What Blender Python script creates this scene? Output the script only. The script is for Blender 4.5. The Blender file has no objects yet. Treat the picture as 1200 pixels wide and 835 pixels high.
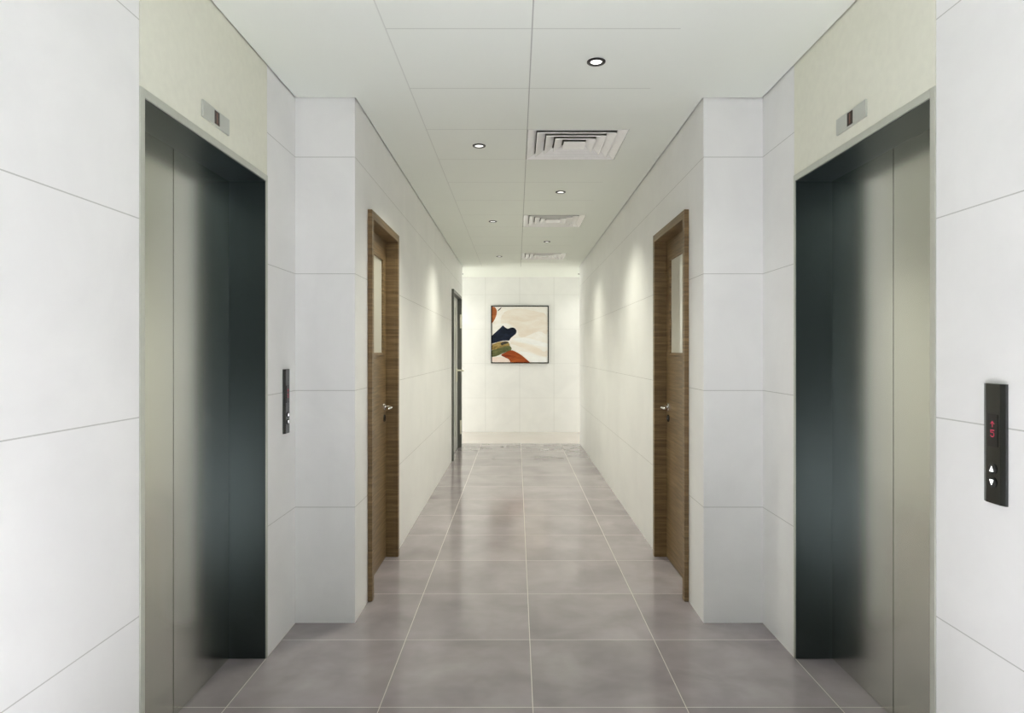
import bpy, bmesh, math, random
from mathutils import Vector, Matrix

scene = bpy.context.scene
COL = scene.collection
random.seed(4)

# ------------------------------------------------------------------ layout (metres)
H = 2.683                    # ceiling height
LX, RX = -1.133, 1.259       # lobby walls
CLX, CRX = -0.827, 0.956     # corridor walls
PY = 3.348                   # face of the piers
EY = 9.95                    # end of the corridor
BY = 11.35                   # far wall
YB = -0.6                    # where the lobby is left open behind the viewer
TILE0, TILEP = 0.592, 0.5965 # wall joints
SX0, SXP = -1.133, 0.598     # long joints of floor
SY0, SYP = 2.553, 0.600
CX0 = 0.062                  # main ceiling seam
CY0, CYP = 2.629, 0.595

# ------------------------------------------------------------------ mesh helpers
class MB:
    def __init__(self):
        self.v, self.f, self.m = [], [], []
    def add(self, verts, faces, mi=0):
        n = len(self.v)
        self.v += [tuple(p) for p in verts]
        self.f += [tuple(i + n for i in f) for f in faces]
        self.m += [mi] * len(faces)
        return self
    def box(self, x0, x1, y0, y1, z0, z1, mi=0):
        x0, x1 = sorted((x0, x1)); y0, y1 = sorted((y0, y1)); z0, z1 = sorted((z0, z1))
        v = [(x, y, z) for x in (x0, x1) for y in (y0, y1) for z in (z0, z1)]
        f = [(0, 1, 3, 2), (4, 6, 7, 5), (0, 4, 5, 1), (2, 3, 7, 6), (0, 2, 6, 4), (1, 5, 7, 3)]
        return self.add(v, f, mi)
    def loft(self, rings, cap=True, closed=True, mi=0):
        n = len(rings[0]); v = [p for r in rings for p in r]; f = []
        for i in range(len(rings) - 1):
            for j in range(n if closed else n - 1):
                a = i * n + j; b = i * n + (j + 1) % n
                f.append((a, b, b + n, a + n))
        if cap:
            f.append(tuple(reversed(range(n))))
            f.append(tuple(range((len(rings) - 1) * n, len(rings) * n)))
        return self.add(v, f, mi)
    def lathe(self, c, prof, axis='z', n=40, mi=0):
        """closed profile [(r, h)] turned about an axis through c"""
        c = Vector(c); v = []; k = len(prof); f = []
        for i in range(n):
            a = 2 * math.pi * i / n
            for r, h in prof:
                p = {'z': (r * math.cos(a), r * math.sin(a), h),
                     'x': (h, r * math.cos(a), r * math.sin(a))}[axis]
                v.append(c + Vector(p))
        for i in range(n):
            i2 = (i + 1) % n
            for j in range(k - 1):
                f.append((i * k + j, i2 * k + j, i2 * k + j + 1, i * k + j + 1))
        return self.add(v, f, mi)
    def tube(self, pts, rad, n=14, mi=0, squash=None):
        pts = [Vector(p) for p in pts]; rings = []
        for i, p in enumerate(pts):
            t = (pts[min(i + 1, len(pts) - 1)] - pts[max(i - 1, 0)]).normalized()
            up = Vector((0, 0, 1)); s = t.cross(up).normalized(); u = s.cross(t)
            r = rad[i] if isinstance(rad, (list, tuple)) else rad
            rings.append([p + s * (r * math.cos(2 * math.pi * k / n)) * (squash or 1)
                          + u * (r * math.sin(2 * math.pi * k / n)) for k in range(n)])
        return self.loft(rings, mi=mi)
    def build(self, name, mats, parent=None, bevel=0.0, smooth=False, seg=2):
        me = bpy.data.meshes.new(name)
        me.from_pydata(self.v, [], self.f)
        for m in (mats if isinstance(mats, (list, tuple)) else [mats]):
            me.materials.append(m)
        for p, mi in zip(me.polygons, self.m):
            p.material_index = mi
        bm = bmesh.new(); bm.from_mesh(me)
        bmesh.ops.recalc_face_normals(bm, faces=bm.faces)
        if bevel:
            es = [e for e in bm.edges if len(e.link_faces) == 2 and e.calc_face_angle(0) > 0.6]
            bmesh.ops.bevel(bm, geom=es, offset=bevel, segments=seg, affect='EDGES', profile=0.5)
        bm.to_mesh(me); bm.free()
        if smooth:
            for p in me.polygons: p.use_smooth = True
            try: me.set_sharp_from_angle(angle=math.radians(40))
            except Exception: pass
        o = bpy.data.objects.new(name, me); COL.objects.link(o)
        if parent:
            o.parent = parent
            o.matrix_parent_inverse = Matrix.Translation(-parent.location)
        return o

def tag(o, label=None, cat=None, group=None, kind=None):
    if label: o['label'] = label
    if cat: o['category'] = cat
    if group: o['group'] = group
    if kind: o['kind'] = kind
    return o

def empty(name, loc, label, cat, group=None, kind=None):
    o = bpy.data.objects.new(name, None); COL.objects.link(o)
    o.location = loc; o.empty_display_size = 0.1
    return tag(o, label, cat, group, kind)

def copy_tree(src, loc, parent=None):
    c = src.copy(); COL.objects.link(c)
    if parent is None:
        c.location = loc
    else:
        c.parent = parent
        c.matrix_parent_inverse = src.matrix_parent_inverse.copy()
    for ch in list(src.children):
        copy_tree(ch, None, c)
    return c

# ------------------------------------------------------------------ materials
class NT:
    def __init__(self, name):
        self.mat = bpy.data.materials.new(name); self.mat.use_nodes = True
        self.t = self.mat.node_tree
        self.b = self.t.nodes['Principled BSDF']
    def n(self, typ, **kw):
        nd = self.t.nodes.new(typ)
        for k, v in kw.items():
            if k.startswith('i_'):
                nd.inputs[k[2:].replace('_', ' ')].default_value = v
            else:
                setattr(nd, k, v)
        return nd
    def l(self, a, b): self.t.links.new(a, b)
    def math(self, op, a, b=None, clamp=False):
        nd = self.n('ShaderNodeMath', operation=op); nd.use_clamp = clamp
        for i, x in enumerate((a, b)):
            if x is None: continue
            if hasattr(x, 'is_linked') or hasattr(x, 'links'): self.l(x, nd.inputs[i])
            else: nd.inputs[i].default_value = x
        return nd.outputs[0]
    def coords(self):
        tc = self.n('ShaderNodeTexCoord')
        sp = self.n('ShaderNodeSeparateXYZ'); self.l(tc.outputs['Object'], sp.inputs[0])
        return tc.outputs['Object'], sp.outputs[0], sp.outputs[1], sp.outputs[2]
    def mixc(self, fac, a, b, blend='MIX'):
        nd = self.n('ShaderNodeMix', data_type='RGBA', blend_type=blend)
        for s, x in ((0, fac), (6, a), (7, b)):
            if hasattr(x, 'links'): self.l(x, nd.inputs[s])
            elif s == 0: nd.inputs[0].default_value = x
            else: nd.inputs[s].default_value = (*x, 1)
        return nd.outputs[2]
    def noise(self, vec, scale, detail=3, rough=0.5, dist=0.0):
        nd = self.n('ShaderNodeTexNoise')
        nd.inputs['Scale'].default_value = scale; nd.inputs['Detail'].default_value = detail
        nd.inputs['Roughness'].default_value = rough; nd.inputs['Distortion'].default_value = dist
        if vec is not None: self.l(vec, nd.inputs['Vector'])
        return nd.outputs['Fac']
    def ramp(self, fac, stops):
        nd = self.n('ShaderNodeValToRGB'); e = nd.color_ramp.elements
        while len(e) < len(stops): e.new(0.5)
        for el, (p, c) in zip(e, stops):
            el.position = p; el.color = (*c, 1)
        self.l(fac, nd.inputs[0]); return nd.outputs[0]
    def mapping(self, vec, scale):
        nd = self.n('ShaderNodeMapping'); nd.inputs['Scale'].default_value = scale
        self.l(vec, nd.inputs[0]); return nd.outputs[0]
    def joint(self, coord, origin, pitch, width):
        """1 on a joint line, repeating"""
        a = self.math('ADD', coord, -origin + width / 2)
        m = self.math('FLOORED_MODULO', a, pitch)
        return self.math('LESS_THAN', m, width)
    def bump(self, h, strength, dist=0.001):
        nd = self.n('ShaderNodeBump'); nd.inputs['Strength'].default_value = strength
        nd.inputs['Distance'].default_value = dist
        self.l(h, nd.inputs['Height']); self.l(nd.outputs[0], self.b.inputs['Normal'])
    def set(self, **kw):
        names = dict(color='Base Color', rough='Roughness', metal='Metallic', spec='Specular IOR Level',
                     ior='IOR', aniso='Anisotropic', coat='Coat Weight', coatr='Coat Roughness',
                     emit='Emission Color', estr='Emission Strength', trans='Transmission Weight')
        for k, v in kw.items():
            inp = self.b.inputs[names[k]]
            if hasattr(v, 'links'): self.l(v, inp)
            elif isinstance(v, tuple): inp.default_value = (*v, 1)
            else: inp.default_value = v
        return self.mat

def plain(name, color, rough=0.5, **kw):
    m = NT(name)
    vec, x, y, z = m.coords()
    nz = m.noise(vec, 30, 3)
    c = m.mixc(nz, tuple(k * 0.94 for k in color), tuple(min(1, k * 1.05) for k in color))
    m.set(color=c, rough=rough, **kw)
    return m.mat

def tile_mat(name, vert=None):
    m = NT(name); vec, x, y, z = m.coords()
    c1 = m.noise(m.mapping(vec, (1, 1, 1)), 2.2, 6, 0.6, 0.6)
    c2 = m.noise(m.mapping(vec, (1, 1, 1)), 11, 5, 0.65, 0.3)
    body = m.ramp(c1, [(0.3, (0.815, 0.815, 0.805)), (0.7, (0.885, 0.885, 0.87))])
    body = m.mixc(m.math('MULTIPLY', c2, 0.20), body, (0.79, 0.79, 0.78))
    j = m.joint(z, TILE0, TILEP, 0.0034)
    if vert:
        j = m.math('MAXIMUM', j, m.joint(x, vert[0], vert[1], 0.006))
        body = m.mixc(m.math('MULTIPLY', j, 0.35), body, (0.36, 0.36, 0.33))
    else:
        body = m.mixc(m.math('MULTIPLY', j, 0.62), body, (0.36, 0.36, 0.33))
    m.set(color=body, rough=0.42, spec=0.35)
    m.bump(m.math('SUBTRACT', m.math('MULTIPLY', c2, 0.25), j), 0.25, 0.001)
    return m.mat

M = {}
M['tile'] = tile_mat('porcelain_wall_tile')
M['tile_end'] = tile_mat('square_wall_tile', (-0.5416, 0.5935))

def floor_mat():
    m = NT('polished_floor_tile'); vec, x, y, z = m.coords()
    ix = m.math('FLOOR', m.math('DIVIDE', m.math('ADD', x, -SX0), SXP))
    iy = m.math('FLOOR', m.math('DIVIDE', m.math('ADD', y, -SY0), SYP))
    cb = m.n('ShaderNodeCombineXYZ'); m.l(ix, cb.inputs[0]); m.l(iy, cb.inputs[1])
    wn = m.n('ShaderNodeTexWhiteNoise', noise_dimensions='2D'); m.l(cb.outputs[0], wn.inputs['Vector'])
    off = m.n('ShaderNodeVectorMath', operation='SCALE'); off.inputs[3].default_value = 20
    m.l(wn.outputs['Color'], off.inputs[0])
    add = m.n('ShaderNodeVectorMath', operation='ADD'); m.l(vec, add.inputs[0]); m.l(off.outputs[0], add.inputs[1])
    v = add.outputs[0]
    n1 = m.noise(v, 3.0, 3, 0.55, 0.3)
    n2 = m.noise(m.mapping(v, (0.7, 1.6, 1)), 11, 5, 0.66, 0.2)
    n3 = m.noise(v, 1.6, 3, 0.5, 0.4)
    c = m.ramp(n1, [(0.28, (0.240, 0.213, 0.230)), (0.5, (0.312, 0.283, 0.298)), (0.75, (0.40, 0.37, 0.380))])
    c = m.mixc(m.math('MULTIPLY', n2, 0.26), c, (0.165, 0.145, 0.145))
    c = m.mixc(m.math('MULTIPLY', n3, 0.22), c, (0.24, 0.20, 0.208))
    vv = m.math('ADD', m.math('MULTIPLY', wn.outputs['Value'], 0.12), 0.94)
    br = m.n('ShaderNodeVectorMath', operation='SCALE'); m.l(c, br.inputs[0]); m.l(vv, br.inputs[3])
    j = m.math('MAXIMUM', m.joint(x, SX0, SXP, 0.0034), m.joint(y, SY0, SYP, 0.0034))
    c = m.mixc(m.math('MULTIPLY', j, 0.9), br.outputs[0], (0.55, 0.515, 0.455))
    r = m.math('ADD', m.math('MULTIPLY', n3, 0.02), 0.12)
    r = m.math('ADD', r, m.math('MULTIPLY', j, 0.4))
    m.set(color=c, rough=r, spec=0.5)
    return m.mat
M['floor'] = floor_mat()
def baked_light_floor():  # bright light in the passage is put into this paler floor colour
    m = NT('passage_floor_baked_light'); vec, x, y, z = m.coords()
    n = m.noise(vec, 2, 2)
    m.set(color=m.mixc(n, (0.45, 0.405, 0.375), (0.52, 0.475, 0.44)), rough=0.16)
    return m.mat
M['floor_baked_light'] = baked_light_floor()

def ceil_mat():
    m = NT('painted_ceiling_board'); vec, x, y, z = m.coords()
    w = 0.0055
    sx = m.joint(x, CX0, 50.0, w)
    sx2 = m.math('MULTIPLY', m.joint(x, CX0 - 0.589, 50.0, w), 0.4)
    inx = m.math('MULTIPLY', m.math('GREATER_THAN', x, CX0 - 0.589), m.math('LESS_THAN', x, CX0 + 0.597))
    sy = m.math('MULTIPLY', m.math('MULTIPLY', m.joint(y, CY0, CYP, w * 1.3), inx), 0.48)
    j = m.math('MAXIMUM', m.math('MAXIMUM', sx, sx2), sy)
    j = m.math('MULTIPLY', j, m.math('LESS_THAN', y, EY))
    nz = m.noise(vec, 1.6, 4, 0.5)
    c = m.mixc(nz, (0.825, 0.86, 0.80), (0.85, 0.885, 0.825))
    c = m.mixc(m.math('MULTIPLY', j, 0.55), c, (0.22, 0.22, 0.2))
    m.set(color=c, rough=0.8, spec=0.2)
    return m.mat
M['ceiling'] = ceil_mat()

def wood_mat():
    m = NT('horizontal_grain_walnut'); vec, x, y, z = m.coords()
    a = m.noise(m.mapping(vec, (1.6, 1.6, 34)), 2.2, 6, 0.62, 0.25)
    b = m.noise(m.mapping(vec, (4, 4, 170)), 2.0, 4, 0.6, 0.1)
    c0 = m.noise(m.mapping(vec, (0.8, 0.8, 6)), 1.5, 3, 0.5)
    c = m.ramp(a, [(0.28, (0.072, 0.042, 0.018)), (0.5, (0.195, 0.122, 0.055)), (0.74, (0.38, 0.258, 0.122))])
    c = m.mixc(m.math('MULTIPLY', b, 0.45), c, (0.092, 0.060, 0.028))
    c = m.mixc(m.math('MULTIPLY', c0, 0.35), c, (0.25, 0.178, 0.086))
    m.set(color=c, rough=0.42, spec=0.4)
    m.bump(b, 0.12, 0.0006)
    return m.mat
M['wood'] = wood_mat()

def steel_mat(name, col, rough):
    m = NT(name); vec, x, y, z = m.coords()
    a = m.noise(m.mapping(vec, (1, 1, 0.02)), 420, 2, 0.5)
    b = m.noise(vec, 2.0, 3, 0.5)
    c = m.mixc(a, tuple(k * 0.99 for k in col), tuple(k * 1.01 for k in col))
    r = m.math('ADD', m.math('MULTIPLY', a, 0.01), rough)
    m.set(color=c, rough=r, metal=1.0)
    return m.mat
M['steel'] = steel_mat('brushed_lift_steel', (0.70, 0.715, 0.655), 0.23)
M['steel_frame'] = plain('satin_steel_frame', (0.60, 0.615, 0.545), 0.4, metal=0.5)
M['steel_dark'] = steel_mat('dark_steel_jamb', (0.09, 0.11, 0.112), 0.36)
M['steel_dim'] = plain('brushed_plate_steel', (0.56, 0.58, 0.53), 0.40, metal=0.35)
M['gunmetal'] = steel_mat('gunmetal_panel', (0.10, 0.105, 0.105), 0.24)
M['chrome'] = plain('polished_chrome', (0.82, 0.80, 0.77), 0.12, metal=1.0)
M['satin'] = plain('satin_aluminium', (0.60, 0.60, 0.56), 0.35, metal=0.25)
M['dark_alu'] = plain('dark_grey_aluminium', (0.15, 0.155, 0.142), 0.4, metal=0.3)
M['hinge'] = plain('pale_hinge_plate', (0.78, 0.76, 0.64), 0.4)
M['header'] = plain('cream_header_panel', (0.80, 0.80, 0.685), 0.5, spec=0.3)
M['white'] = plain('white_vent_enamel', (0.95, 0.95, 0.945), 0.22, ior=1.75)
M['duct'] = plain('duct_lining', (0.20, 0.205, 0.185), 0.7)
M['ring'] = plain('black_lamp_trim', (0.012, 0.012, 0.012), 0.35)
M['black'] = plain('black_display_glass', (0.012, 0.012, 0.012), 0.10)
M['redblack'] = plain('dark_red_display_glass', (0.045, 0.020, 0.016), 0.15)
M['frame_black'] = plain('black_picture_frame', (0.006, 0.006, 0.005), 0.6, spec=0.1)
M['dark_glass'] = plain('smoked_glass', (0.05, 0.055, 0.05), 0.08)

def glow(name, col, s):
    m = NT(name); m.set(color=col, emit=col, estr=s); return m.mat
M['lens'] = glow('lit_lamp_lens', (1.0, 0.98, 0.95), 1.25)
M['red_led'] = glow('red_led', (0.50, 0.025, 0.075), 0.35)
M['white_led'] = glow('white_led', (1, 1, 1), 1.6)
M['dim_red'] = glow('dim_red_led', (0.14, 0.07, 0.05), 0.25)

def pane_mat():
    m = NT('frosted_door_glass'); vec, x, y, z = m.coords()
    nz = m.noise(vec, 2, 2)
    c = m.mixc(nz, (0.72, 0.71, 0.62), (0.77, 0.76, 0.67))
    m.set(color=c, rough=0.06, ior=1.7, spec=0.5)
    return m.mat
M['pane'] = pane_mat()

# ------------------------------------------------------------------ the setting
floor = MB().box(-5, 5, YB - 1.2, EY - 0.02, -0.08, 0).build('floor', M['floor'])
fx = MB().box(-5, 5, EY - 0.02, BY + 0.2, -0.08, 0).build('floor_cross_passage', M['floor_baked_light'])
tag(fx, 'strip of floor in the cross passage below the painting, strong light put into its paler beige colour', 'floor', kind='structure')
tag(floor, 'glossy grey-mauve tiled floor with pale grout lines', 'floor', kind='structure')

VENTS = [CY0 + CYP * 2, CY0 + CYP * 6, CY0 + CYP * 10]      # near edges
VX0, VX1 = CX0 + 0.001, CX0 + 0.595
def cells(xs, ys, hole):
    b = MB()
    for i in range(len(xs) - 1):
        for k in range(len(ys) - 1):
            cx, cy = (xs[i] + xs[i + 1]) / 2, (ys[k] + ys[k + 1]) / 2
            if not hole(cx, cy):
                b.add([(xs[i], ys[k], H), (xs[i], ys[k + 1], H), (xs[i + 1], ys[k + 1], H), (xs[i + 1], ys[k], H)], [(0, 1, 2, 3)])
    return b
GAP = 0.006
ys = [PY - GAP]
for v in VENTS: ys += [v + 0.002, v + CYP - 0.002]
ys += [EY]
cb = cells([CLX + GAP, VX0, VX1, CRX - GAP], ys,
           lambda x, y: VX0 < x < VX1 and any(v < y < v + CYP for v in VENTS))
cb.add([(LX + GAP, YB, H), (LX + GAP, PY - GAP, H), (RX - GAP, PY - GAP, H), (RX - GAP, YB, H)], [(0, 1, 2, 3)])
ceiling = cb.build('ceiling', M['ceiling'])
tag(ceiling, 'flat pale grey ceiling of square boards with thin seams', 'ceiling', kind='structure')
c2 = MB().add([(-4, EY, H), (-4, BY, H), (4, BY, H), (4, EY, H)], [(0, 1, 2, 3)]).build('ceiling_cross_passage', M['ceiling'])
tag(c2, 'bright strip of ceiling over the cross passage beyond the corridor', 'ceiling', kind='structure')

TOP = H + 0.04
DOOR = dict(y0=3.632, y1=4.472, top=2.177, casing=0.047)
GD = dict(y0=8.33, y1=9.52, top=2.19)
LIFT = dict(y0=1.964, y1=2.971, top=2.184, in0=1.989, in1=2.956, intop=2.157)

def side_wall(name, s, lob, cor, glass_door, label):
    b = MB(); out = lob + s * 0.32
    b.box(lob, out, YB, LIFT['y0'], 0, TOP)
    b.box(lob, out, LIFT['y1'], PY, 0, TOP)
    b.box(lob + s * 0.05, out, LIFT['y0'], LIFT['y1'], LIFT['top'] + 0.02, TOP)
    b.box(cor, out, PY, DOOR['y0'] + 0.02, 0, TOP)
    co = cor + s * 0.22
    b.box(cor, co, DOOR['y0'] + 0.02, DOOR['y1'] - 0.02, DOOR['top'] - 0.02, TOP)
    if glass_door:
        b.box(cor, co, DOOR['y1'] - 0.02, GD['y0'] + 0.015, 0, TOP)
        b.box(cor, co, GD['y0'] + 0.015, GD['y1'] - 0.015, GD['top'] - 0.015, TOP)
        b.box(cor, co, GD['y1'] - 0.015, EY, 0, TOP)
    else:
        b.box(cor, co, DOOR['y1'] - 0.02, EY, 0, TOP)
    b.box(co, s * 4.0, EY - 0.15, EY, 0, TOP)
    o = b.build(name, M['tile'])
    return tag(o, label, 'wall', kind='structure')
side_wall('wall_left', -1, LX, CLX, True, 'pale tiled wall along the left side, stepping in at a pier')
side_wall('wall_right', 1, RX, CRX, False, 'pale tiled wall along the right side, stepping in at a pier')
o = MB().box(-4, 4, BY, BY + 0.15, 0, TOP).build('wall_back', M['tile_end'])
tag(o, 'square-tiled end wall behind the abstract painting', 'wall', kind='structure')

# ------------------------------------------------------------------ lifts
def lift(s, X, label):
    yc = (LIFT['y0'] + LIFT['y1']) / 2
    root = empty('elevator', (X + s * 0.1, yc, 0), label, 'elevator', None)
    D = X + s * 0.164                      # face of the landing doors
    y0, y1, i0, i1, zt, it = LIFT['y0'], LIFT['y1'], LIFT['in0'], LIFT['in1'], LIFT['top'], LIFT['intop']
    f = MB(); xf = X - s * 0.004; xb = X + s * 0.215
    f.box(xf, xb, y0 + .001, i0, 0.001, zt); f.box(xf, xb, i1, y1 - .001, 0.001, zt); f.box(xf, xb, i0, i1, it, zt)
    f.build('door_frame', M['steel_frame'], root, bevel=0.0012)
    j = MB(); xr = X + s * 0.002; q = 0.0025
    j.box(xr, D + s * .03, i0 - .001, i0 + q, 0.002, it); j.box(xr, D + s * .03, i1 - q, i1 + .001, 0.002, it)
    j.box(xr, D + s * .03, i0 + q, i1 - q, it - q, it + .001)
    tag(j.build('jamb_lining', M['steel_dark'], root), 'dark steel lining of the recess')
    mid = (i0 + i1) / 2
    for a, c in ((i0 + .004, mid - .0022), (mid + .0022, i1 - .004)):
        MB().box(D, D + s * 0.035, a, c, 0.004, it - 0.0026).build('door_panel', M['steel'], root)
    h = MB(); h.box(X - s * 0.001, X + s * 0.045, y0 + 0.003, y1 - 0.003, zt + 0.0015, H + 0.03)
    tag(h.build('header_panel', M['header'], root, bevel=0.001), 'cream panel above the doors')
    MB().box(D + s * 0.036, D + s * 0.045, i0, i1, 0.002, it).build('door_backing', M['duct'], root)
    return root
lift(-1, LX, 'brushed steel elevator entrance in the left wall, two sliding doors under a cream panel')
lift(1, RX, 'brushed steel elevator entrance in the right wall, two sliding doors under a cream panel')

def indicator(s, X, label):
    y0, y1, z0, z1 = 2.348, 2.563, 2.230, 2.292
    yc = (y0 + y1) / 2
    root = empty('floor_indicator', (X, yc, z0), label, 'indicator', None)
    MB().box(X - s * 0.0005, X - s * 0.009, y0, y1, z0, z1).build('faceplate', M['steel_dim'], root, bevel=0.0015)
    d = MB().box(X - s * 0.008, X - s * 0.0098, yc - .020, yc + .020, z0 + .006, z1 - .006).build('display', M['redblack'], root)
    tag(d, 'small dark display window')
    MB().box(X - s * 0.0095, X - s * 0.0102, yc - .003, yc + .003, z0 + .012, z1 - .012).build('segment', M['dim_red'], d)
indicator(-1, LX, 'silver floor indicator with small dark display above the left elevator')
indicator(1, RX, 'silver floor indicator with small dark display above the right elevator')

GLYPH_UP = ["00100", "01110", "10101", "00100", "00100", "00100"]
GLYPH_5 = ["11111", "10000", "11110", "00001", "00001", "10001", "01110"]
def call_panel(s, X, y0, label):
    y1 = y0 + 0.0785; z0, z1 = 0.988, 1.3015; yc = (y0 + y1) / 2
    root = empty('elevator_call_panel', (X, yc, z0), label, 'call panel', None)
    xa, xb, xc = X - s * 0.0005, X - s * 0.007, X - s * 0.012
    e = 0.014
    p = MB()
    prof = [(xa, y0), (xb, y0), (xc, y0 + e), (xc, y1 - e), (xb, y1), (xa, y1)]
    p.loft([[(x, y, z) for x, y in prof] for z in (z0, z1)])
    p.build('faceplate', M['gunmetal'], root, bevel=0.0006)
    d = MB().box(xc + s * .001, xc - s * 0.0012, yc - .018, yc + .018, 1.137, 1.2215).build('display', M['black'], root, bevel=0.0004)
    g = MB(); t = 0.0028
    def dots(gl, ztop):
        for r, row in enumerate(gl):
            for k, ch in enumerate(row):
                if ch == '1':
                    y = yc + (2 - k) * t * s
                    z = ztop - r * t
                    g.box(xc - s * .0010, xc - s * 0.0017, y - t * .40, y + t * .40, z - t * .40, z + t * .40)
    dots(GLYPH_UP, 1.203); dots(GLYPH_5, 1.180)
    tag(g.build('readout', M['red_led'], d), 'red dot arrow and 5')
    for zc, up in ((1.079, 1), (1.0435, -1)):
        b = MB().lathe((xc, yc, zc), [(0, 0.004), (0.0135, 0.004), (0.0135, -0.0022), (0.0125, -0.0032), (0, -0.0032)], 'x', 28)
        if s < 0:
            b.v = [(2 * xc - v[0], v[1], v[2]) for v in b.v]
        bt = b.build('button', M['ring'], root, smooth=True)
        a = MB(); w = 0.0066; hh = 0.0070
        tri = [(yc - w, zc - up * hh), (yc + w, zc - up * hh), (yc, zc + up * hh)]
        a.loft([[(xc - s * .0030, y, z) for y, z in tri], [(xc - s * .0042, y, z) for y, z in tri]])
        tag(a.build('arrow', M['white_led'], bt), 'lit white triangle')
call_panel(1, RX, 1.675, 'large black elevator call panel with red display on the near right wall')
call_panel(-1, LX, 3.166, 'narrow black elevator call panel on the wall beside the left elevator')

# ------------------------------------------------------------------ wooden doors
def wooden_door(name, s, X, label):
    """s = outward direction of the wall; X = wall face"""
    y0, y1, zt, cw = DOOR['y0'], DOOR['y1'], DOOR['top'], DOOR['casing']
    root = empty(name, (X + s * 0.05, (y0 + y1) / 2, 0), label, 'door', None, 'structure')
    xf = X - s * 0.025; xl = X + s * 0.056; xj = X + s * 0.16
    c = MB()
    c.box(xf, X + s * 0.0, y0, y0 + cw, 0.001, zt)
    c.box(xf, X + s * 0.0, y1 - cw, y1, 0.001, zt)
    c.box(xf, X + s * 0.0, y0 + cw, y1 - cw, zt - cw, zt)
    c.box(X, xj, y0 + 0.022, y0 + cw, 0.001, zt - 0.022)
    c.box(X, xj, y1 - cw, y1 - 0.022, 0.001, zt - 0.022)
    c.box(X, xj, y0 + cw, y1 - cw, zt - cw, zt - 0.022)
    c.build('door_frame', M['wood'], root, bevel=0.0015)
    a, b_, t = y0 + cw + .003, y1 - cw - .003, zt - cw - .004
    ga, gb, gz0, gz1 = a + 0.105, b_ - 0.100, 1.365, 2.005
    l = MB(); xk = xl + s * 0.042
    l.box(xl, xk, a, ga, 0.006, t); l.box(xl, xk, gb, b_, 0.006, t)
    l.box(xl, xk, ga, gb, 0.006, gz0); l.box(xl, xk, ga, gb, gz1, t)
    leaf = l.build('door_leaf', M['wood'], root)
    w = 0.016; bd = MB(); xo = xl - s * 0.006; xi = xl + s * 0.012
    bd.box(xo, xi, ga - .004, ga + w, gz0 - .004, gz1 + .004); bd.box(xo, xi, gb - w, gb + .004, gz0 - .004, gz1 + .004)
    bd.box(xo, xi, ga + w, gb - w, gz0 - .004, gz0 + w); bd.box(xo, xi, ga + w, gb - w, gz1 - w, gz1 + .004)
    bd.build('glazing_bead', M['wood'], leaf, bevel=0.0015)
    tag(MB().box(xl + s * .006, xl + s * .018, ga, gb, gz0, gz1).build('glass_pane', M['pane'], leaf), 'tall pale glass panel')
    hy, hz = b_ - 0.065, 1.020
    hd = MB()
    hd.lathe((xl, hy, hz), [(0, -.001), (.026, -.001), (.026, .007), (.023, .010), (0, .010)], 'x', 32)
    if s > 0: hd.v = [(2 * xl - v[0], v[1], v[2]) for v in hd.v]
    hd.tube([(xl - s * .008, hy, hz), (xl - s * .036, hy, hz), (xl - s * .048, hy - .004, hz), (xl - s * .054, hy - .016, hz),
             (xl - s * .055, hy - .045, hz), (xl - s * .055, hy - .085, hz), (xl - s * .053, hy - .118, hz - .001), (xl - s * .050, hy - .126, hz - .001)],
            [.0095, .0095, .0098, .010, .0098, .0092, .0088, .004])
    hd.build('door_handle', M['chrome'], leaf, smooth=True)
    k = MB().lathe((xl, hy, hz - .075), [(0, -.001), (.024, -.001), (.024, .005), (.021, .008), (.008, .008), (.007, .004), (0, .004)], 'x', 28)
    if s > 0: k.v = [(2 * xl - v[0], v[1], v[2]) for v in k.v]
    k.build('dark_round_plate', M['gunmetal'], leaf, smooth=True)  # small dark disc below the handle
    st = MB()
    st.box(xk + s * .001, xj, a - .002, a + .018, 0.003, t); st.box(xk + s * .001, xj, b_ - .018, b_ + .002, 0.003, t)
    st.box(xk + s * .001, xj, a + .018, b_ - .018, t - .02, t)
    st.build('door_stop', M['wood'], root)
wooden_door('door_1', -1, CLX, 'brown wooden door with tall glass panel in the left corridor wall')
wooden_door('door_2', 1, CRX, 'brown wooden door with tall glass panel in the right corridor wall')

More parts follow.
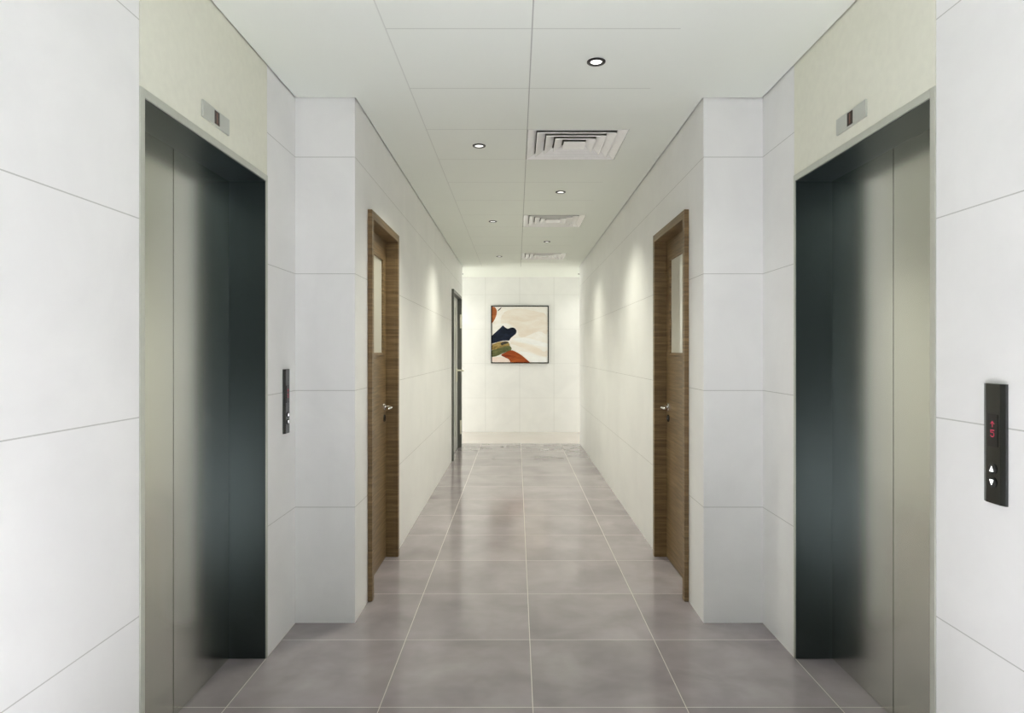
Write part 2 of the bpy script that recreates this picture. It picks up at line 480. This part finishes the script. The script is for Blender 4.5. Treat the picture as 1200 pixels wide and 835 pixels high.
def glass_door():
    s, X = -1, CLX
    y0, y1, zt, cw = GD['y0'], GD['y1'], GD['top'], 0.04
    root = empty('door_3', (X + s * .04, (y0 + y1) / 2, 0), 'grey metal framed glazed door near the far end of the left wall', 'door', None, 'structure')
    xf, xj, xl = X - s * .027, X + s * .14, X + s * .028
    c = MB()
    for (a, b_, z0, z1) in ((y0, y0 + cw, .001, zt), (y1 - cw, y1, .001, zt), (y0 + cw, y1 - cw, zt - cw, zt)):
        c.box(xf, X, a, b_, z0, z1)
    c.box(X, xj, y0 + .018, y0 + cw, .001, zt - .018); c.box(X, xj, y1 - cw, y1 - .018, .001, zt - .018)
    c.box(X, xj, y0 + cw, y1 - cw, zt - cw, zt - .018)
    c.build('door_frame', M['dark_alu'], root, bevel=.002)
    a, b_, t = y0 + cw + .003, y1 - cw - .003, zt - cw - .004
    xk = xl + s * .045
    l = MB(); sw = 0.16
    l.box(xl, xk, a, a + sw, .008, t);     m0 = 9.08; lw = b_ - 9.17
    l.box(xl, xk, b_ - lw, b_, .008, t)
    l.box(xl, xk, a + sw, b_ - lw, .008, .20); l.box(xl, xk, a + sw, b_ - lw, t - .14, t)
    l.box(xl, xk, m0 - .17, m0, .20, t - .14)
    leaf = l.build('door_leaf', M['satin'], root, bevel=.002)
    for p, q in ((a + sw, m0 - .17), (m0, b_ - lw)):
        MB().box(xl + s * .014, xl + s * .026, p, q, .20, t - .14).build('glass_pane', M['dark_glass'], leaf)
    hy, hz = b_ - .20, 1.085
    h = MB()
    h.box(xl + s * .001, xl - s * .012, hy - .05, hy + .05, .965, 1.155)
    h.build('lock_plate', M['hinge'], leaf, bevel=.003)
    g = MB()
    g.tube([(xl - s * .010, hy, hz + .04), (xl - s * .06, hy, hz + .04), (xl - s * .088, hy - .004, hz + .04), (xl - s * .100, hy - .02, hz + .04), (xl - s * .102, hy - .12, hz + .04)],
           [.013, .013, .014, .014, .011])
    g.build('door_handle', M['hinge'], leaf, smooth=True)
    for zc in (0.30, 1.83):
        hg = MB().box(xf - s * .002, xf + s * .022, y1 - cw - .008, y1 - cw + .004, zc - .10, zc + .10)
        hg.build('hinge', M['hinge'], root, bevel=.002)
glass_door()

# ------------------------------------------------------------------ vents
def make_vent(y0, label):
    xc, yc = (VX0 + VX1) / 2, y0 + CYP / 2
    root = empty('ceiling_vent', (xc, yc, H), label, 'vent', 'square ceiling vents')
    half = 0.2945
    def ring(a0, depth, lip, first=False):
        prof = [(a0, -.002), (a0, lip), (a0 - depth, lip + .023), (a0 - depth - .002, lip + .021), (a0 - .006, -.002)]
        b = MB(); k = len(prof)
        v = [(xc + sx * r, yc + sy * r, H + h) for sx, sy in ((-1, -1), (1, -1), (1, 1), (-1, 1)) for r, h in prof]
        f = [(i * k + j, ((i + 1) % 4) * k + j, ((i + 1) % 4) * k + (j + 1) % k, i * k + (j + 1) % k) for i in range(4) for j in range(k)]
        return b.add(v, f)
    ring(half, .050, .001).build('vent_frame', M['white'], root)
    for q in range(1, 4):
        ring(half - .0565 * q, .050, .003).build('louver', M['white'], root)
    a = half - .0565 * 4; b = MB()
    b.loft([[(xc + sx * r, yc + sy * r, H + h) for sx, sy in ((-1, -1), (1, -1), (1, 1), (-1, 1))] for r, h in ((a, -.002), (a, .003), (a - .05, .022))])
    b.build('center_cone', M['white'], root)
    d = MB(); e = half - .001
    v = [(xc + sx * e, yc + sy * e, H + h) for h in (.003, .13) for sx, sy in ((-1, -1), (1, -1), (1, 1), (-1, 1))]
    d.add(v, [(0, 1, 5, 4), (1, 2, 6, 5), (2, 3, 7, 6), (3, 0, 4, 7), (4, 5, 6, 7)])
    d.build('duct_box', M['duct'], root)
    return root
VL = ['square white louvered ceiling vent nearest the elevators, largest of the three',
      'square white louvered ceiling vent in the middle of the corridor ceiling',
      'square white louvered ceiling vent farthest down the corridor, smallest of the three']
v0 = make_vent(VENTS[0], VL[0])
for i in (1, 2):
    v = copy_tree(v0, (v0.location.x, VENTS[i] + CYP / 2, H)); v['label'] = VL[i]

# ------------------------------------------------------------------ downlights
def make_downlight(x, y, label):
    root = empty('ceiling_downlight', (x, y, H), label, 'downlight', 'round recessed downlights')
    r = MB().lathe((x, y, H), [(.026, -.0005), (.0415, -.0005), (.0415, -.004), (.039, -.006), (.029, -.006), (.0255, -.0025), (.026, -.0005)], 'z', 40)
    r.build('trim_ring', M['ring'], root, smooth=True)
    l = MB().lathe((x, y, H), [(0, -.0005), (.0262, -.0005), (.0262, -.0022), (.02, -.0028), (0, -.0030)], 'z', 32)
    l.build('lamp_lens', M['lens'], root, smooth=True)
    return root
RXD, LXD = CX0 + .2935, CX0 - .2985
SPOTS = [(RXD, CY0 + CYP * .5, 'round black-rimmed downlight nearest the elevators, largest in view'),
         (LXD, CY0 + CYP * 2.5, 'round downlight left of the nearest ceiling vent'),
         (RXD, CY0 + CYP * 4.5, 'round downlight between the nearest and the middle ceiling vents'),
         (LXD, CY0 + CYP * 6.5, 'round downlight left of the middle ceiling vent'),
         (RXD, CY0 + CYP * 8.5, 'round downlight between the middle and the farthest ceiling vents'),
         (LXD, CY0 + CYP * 10.5, 'round downlight left of the farthest ceiling vent'),
         (-0.925, 10.86, 'tiny bright downlight in the cross passage ceiling, above the glazed door side'),
         (1.055, 10.86, 'tiny bright downlight in the cross passage ceiling, at the right wall end')]
d0 = None
for x, y, lab in SPOTS:
    if d0 is None: d0 = make_downlight(x, y, lab)
    else:
        d = copy_tree(d0, (x, y, H)); d['label'] = lab

# ------------------------------------------------------------------ painting
def painting():
    cx, cz, hw = 0.055, 1.691, 0.499
    Y = BY
    root = empty('framed_painting', (cx, Y - .02, cz - hw), 'square abstract painting in a thin black frame on the end wall', 'painting')
    fw = .017; f = MB()
    f.box(cx - hw, cx - hw + fw, Y - .035, Y - .001, cz - hw, cz + hw); f.box(cx + hw - fw, cx + hw, Y - .035, Y - .001, cz - hw, cz + hw)
    f.box(cx - hw + fw, cx + hw - fw, Y - .035, Y - .001, cz - hw, cz - hw + fw); f.box(cx - hw + fw, cx + hw - fw, Y - .035, Y - .001, cz + hw - fw, cz + hw)
    f.build('picture_frame', M['frame_black'], root, bevel=.002)
    def paint(name, a, b_, sc=7, rot=0.6, stops=(0.35, 0.65)):
        m = NT(name); vec, x, y, z = m.coords()
        mp = m.n('ShaderNodeMapping'); mp.inputs['Rotation'].default_value = (0, rot, 0); mp.inputs['Scale'].default_value = (1, 1, 3)
        m.l(vec, mp.inputs[0])
        n = m.noise(mp.outputs[0], sc, 6, 0.65, 0.6)
        m.set(color=m.ramp(n, [(stops[0], a), (stops[1], b_)]), rough=0.6, spec=0.25); return m.mat
    P = [paint('cream_paint', (0.86, 0.82, 0.75), (0.93, 0.91, 0.88)),
         paint('blush_paint', (0.82, 0.73, 0.63), (0.89, 0.84, 0.77), 3),
         paint('orange_paint', (0.30, 0.075, 0.02), (0.48, 0.16, 0.05)),
         paint('navy_paint', (0.003, 0.005, 0.012), (0.010, 0.018, 0.045)),
         paint('gold_paint', (0.20, 0.13, 0.035), (0.52, 0.38, 0.14), 9),
         paint('green_paint', (0.035, 0.055, 0.018), (0.19, 0.19, 0.075), 8),
         paint('rust_paint', (0.22, 0.028, 0.006), (0.42, 0.10, 0.02), 5),
         paint('pale_pink_paint', (0.84, 0.66, 0.58), (0.90, 0.80, 0.74)),
         paint('white_paint', (0.88, 0.88, 0.87), (0.95, 0.95, 0.94)),
         paint('charcoal_paint', (0.02, 0.02, 0.02), (0.05, 0.045, 0.04))]
    cw = hw - fw
    def uv(px, py):
        return cx - cw + 2 * cw * (px - 150) / 568.0, cz + cw - 2 * cw * (py - 125) / 567.0
    c = MB().box(cx - cw, cx + cw, Y - .026, Y - .004, cz - cw, cz + cw, 0)
    def stroke(pts, mi, layer):
        pts = [uv(*p) for p in pts]
        sm = []
        n = len(pts)
        for i in range(n):                      # one round of corner cutting
            p, q = pts[i], pts[(i + 1) % n]
            sm.append((p[0] * .8 + q[0] * .2, p[1] * .8 + q[1] * .2)); sm.append((p[0] * .2 + q[0] * .8, p[1] * .2 + q[1] * .8))
        sm = [(min(max(x, cx - cw), cx + cw), min(max(z, cz - cw), cz + cw)) for x, z in sm]
        yb, yf = Y - .0262, Y - .0264 - .0005 * layer
        c.loft([[(x, yb, z) for x, z in sm], [(x, yf, z) for x, z in sm]], mi=mi)
    stroke([(290, 165), (420, 140), (560, 165), (718, 200), (718, 420), (640, 370), (560, 400), (470, 440), (420, 430), (415, 360), (340, 310), (290, 290), (235, 300), (240, 230)], 1, 1)
    stroke([(718, 560), (718, 635), (640, 625), (560, 590), (480, 555), (400, 520), (340, 500), (340, 480), (420, 490), (520, 515), (620, 540), (680, 590)], 1, 1)
    stroke([(340, 455), (420, 440), (520, 445), (640, 480), (718, 500), (718, 540), (600, 520), (460, 490)], 8, 2)
    stroke([(420, 575), (520, 590), (640, 635), (718, 650), (718, 692), (540, 692), (500, 650)], 8, 2)
    stroke([(335, 496), (400, 503), (470, 514), (545, 545), (540, 550), (465, 524), (395, 513), (338, 508)], 1, 3)
    stroke([(140, 120), (182, 132), (200, 165), (196, 210), (172, 268), (140, 300)], 2, 3)
    stroke([(212, 160), (238, 136), (246, 134), (244, 142), (222, 164), (206, 172)], 9, 3)
    stroke([(140, 430), (190, 383), (232, 345), (262, 314), (282, 336), (312, 352), (345, 337), (378, 340), (402, 368), (396, 400), (366, 424), (340, 446), (325, 472), (298, 470), (250, 474), (200, 488), (140, 505)], 3, 4)
    stroke([(140, 515), (215, 485), (310, 474), (332, 512), (330, 540), (270, 545), (210, 560), (140, 572)], 4, 4)
    stroke([(140, 570), (205, 556), (250, 535), (330, 520), (352, 548), (342, 574), (300, 584), (250, 604), (200, 628), (140, 640)], 5, 5)
    stroke([(232, 500), (270, 482), (312, 482), (318, 498), (280, 506), (250, 520)], 9, 5)
    stroke([(232, 618), (300, 584), (350, 566), (405, 590), (455, 622), (505, 664), (545, 700), (330, 700), (300, 650)], 6, 6)
    stroke([(140, 643), (225, 638), (296, 646), (330, 668), (338, 700), (140, 700)], 7, 7)
    c.build('canvas', P, root)
painting()

# ------------------------------------------------------------------ light
def spot(loc, watts, col, cone=170, blend=1.0, rad=.04):
    l = bpy.data.lights.new('downlight_or_fill_spot', 'SPOT'); l.energy = watts; l.color = col
    l.spot_size = math.radians(cone); l.spot_blend = blend; l.shadow_soft_size = rad
    o = bpy.data.objects.new('downlight_or_fill_spot', l); o.location = loc; COL.objects.link(o); return o
def area(loc, sx, sy, watts, col, rot=(0, 0, 0)):
    l = bpy.data.lights.new('added_fill_light', 'AREA'); l.shape = 'RECTANGLE'; l.size = sx; l.size_y = sy
    l.energy = watts; l.color = col
    o = bpy.data.objects.new('added_fill_light', l); o.location = loc; o.rotation_euler = rot; COL.objects.link(o); return o
WARM = (0.975, 0.96, 0.81); MIDC = (0.995, 0.985, 0.905); COOL = (0.92, 1.0, 1.02)
W = [20, 72, 72, 68, 60, 50]
for (x, y, _), w in zip(SPOTS[:6], W):
    spot((x, y, H - .03), w, MIDC if y < 3.2 else WARM, 120, rad=.07)
for x, y, _ in SPOTS[6:]:
    spot((x, y, H - .03), 12, MIDC, 120)
for x in (-2.2, 2.3):
    spot((x, 10.6, H - .03), 105, MIDC, 95)  # added unseen spots that brighten the cross passage
# added unseen spots behind the viewer; their floor bounce brightens ceiling and walls
for x, y in ((CX0, CY0 - CYP * 3.6), (CX0, CY0 - CYP * 4.8), (CX0, CY0 - CYP * 6.0)):
    spot((x, y, H - .03), 2350, COOL, 62)
area((0.06, 0.75, H - .02), 1.5, 2.6, 2, COOL)  # weak added fill over the lobby, out of view
# added unseen fill lights at the two ends of the cross passage
area((-3.6, 10.65, 1.35), 1.3, 2.4, 72, (1, 1, .95), (0, math.radians(-90), 0))
area((3.6, 10.65, 1.35), 1.3, 2.4, 40, (1, 1, .95), (0, math.radians(90), 0))

scene.cycles.max_bounces = 16; scene.cycles.diffuse_bounces = 10; scene.cycles.glossy_bounces = 8
w = bpy.data.worlds.new('World'); scene.world = w; w.use_nodes = True
bg = w.node_tree.nodes['Background']; bg.inputs[0].default_value = (0.75, 0.9, 0.92, 1); bg.inputs[1].default_value = 0.03

# ------------------------------------------------------------------ camera
cam = bpy.data.cameras.new('Camera'); co = bpy.data.objects.new('Camera', cam); COL.objects.link(co)
co.location = (0, 0, 1.384); co.rotation_euler = (math.radians(90), 0, 0)
cam.sensor_width = 36; cam.lens = 767 * 36 / 1200
cam.shift_x = -5.5 / 1200; cam.shift_y = -5.0 / 1200
cam.clip_start = 0.02
scene.camera = co

vs = scene.view_settings
vs.view_transform = 'Standard'; vs.look = 'None'; vs.gamma = 1; vs.use_curve_mapping = False; vs.exposure = 0.33
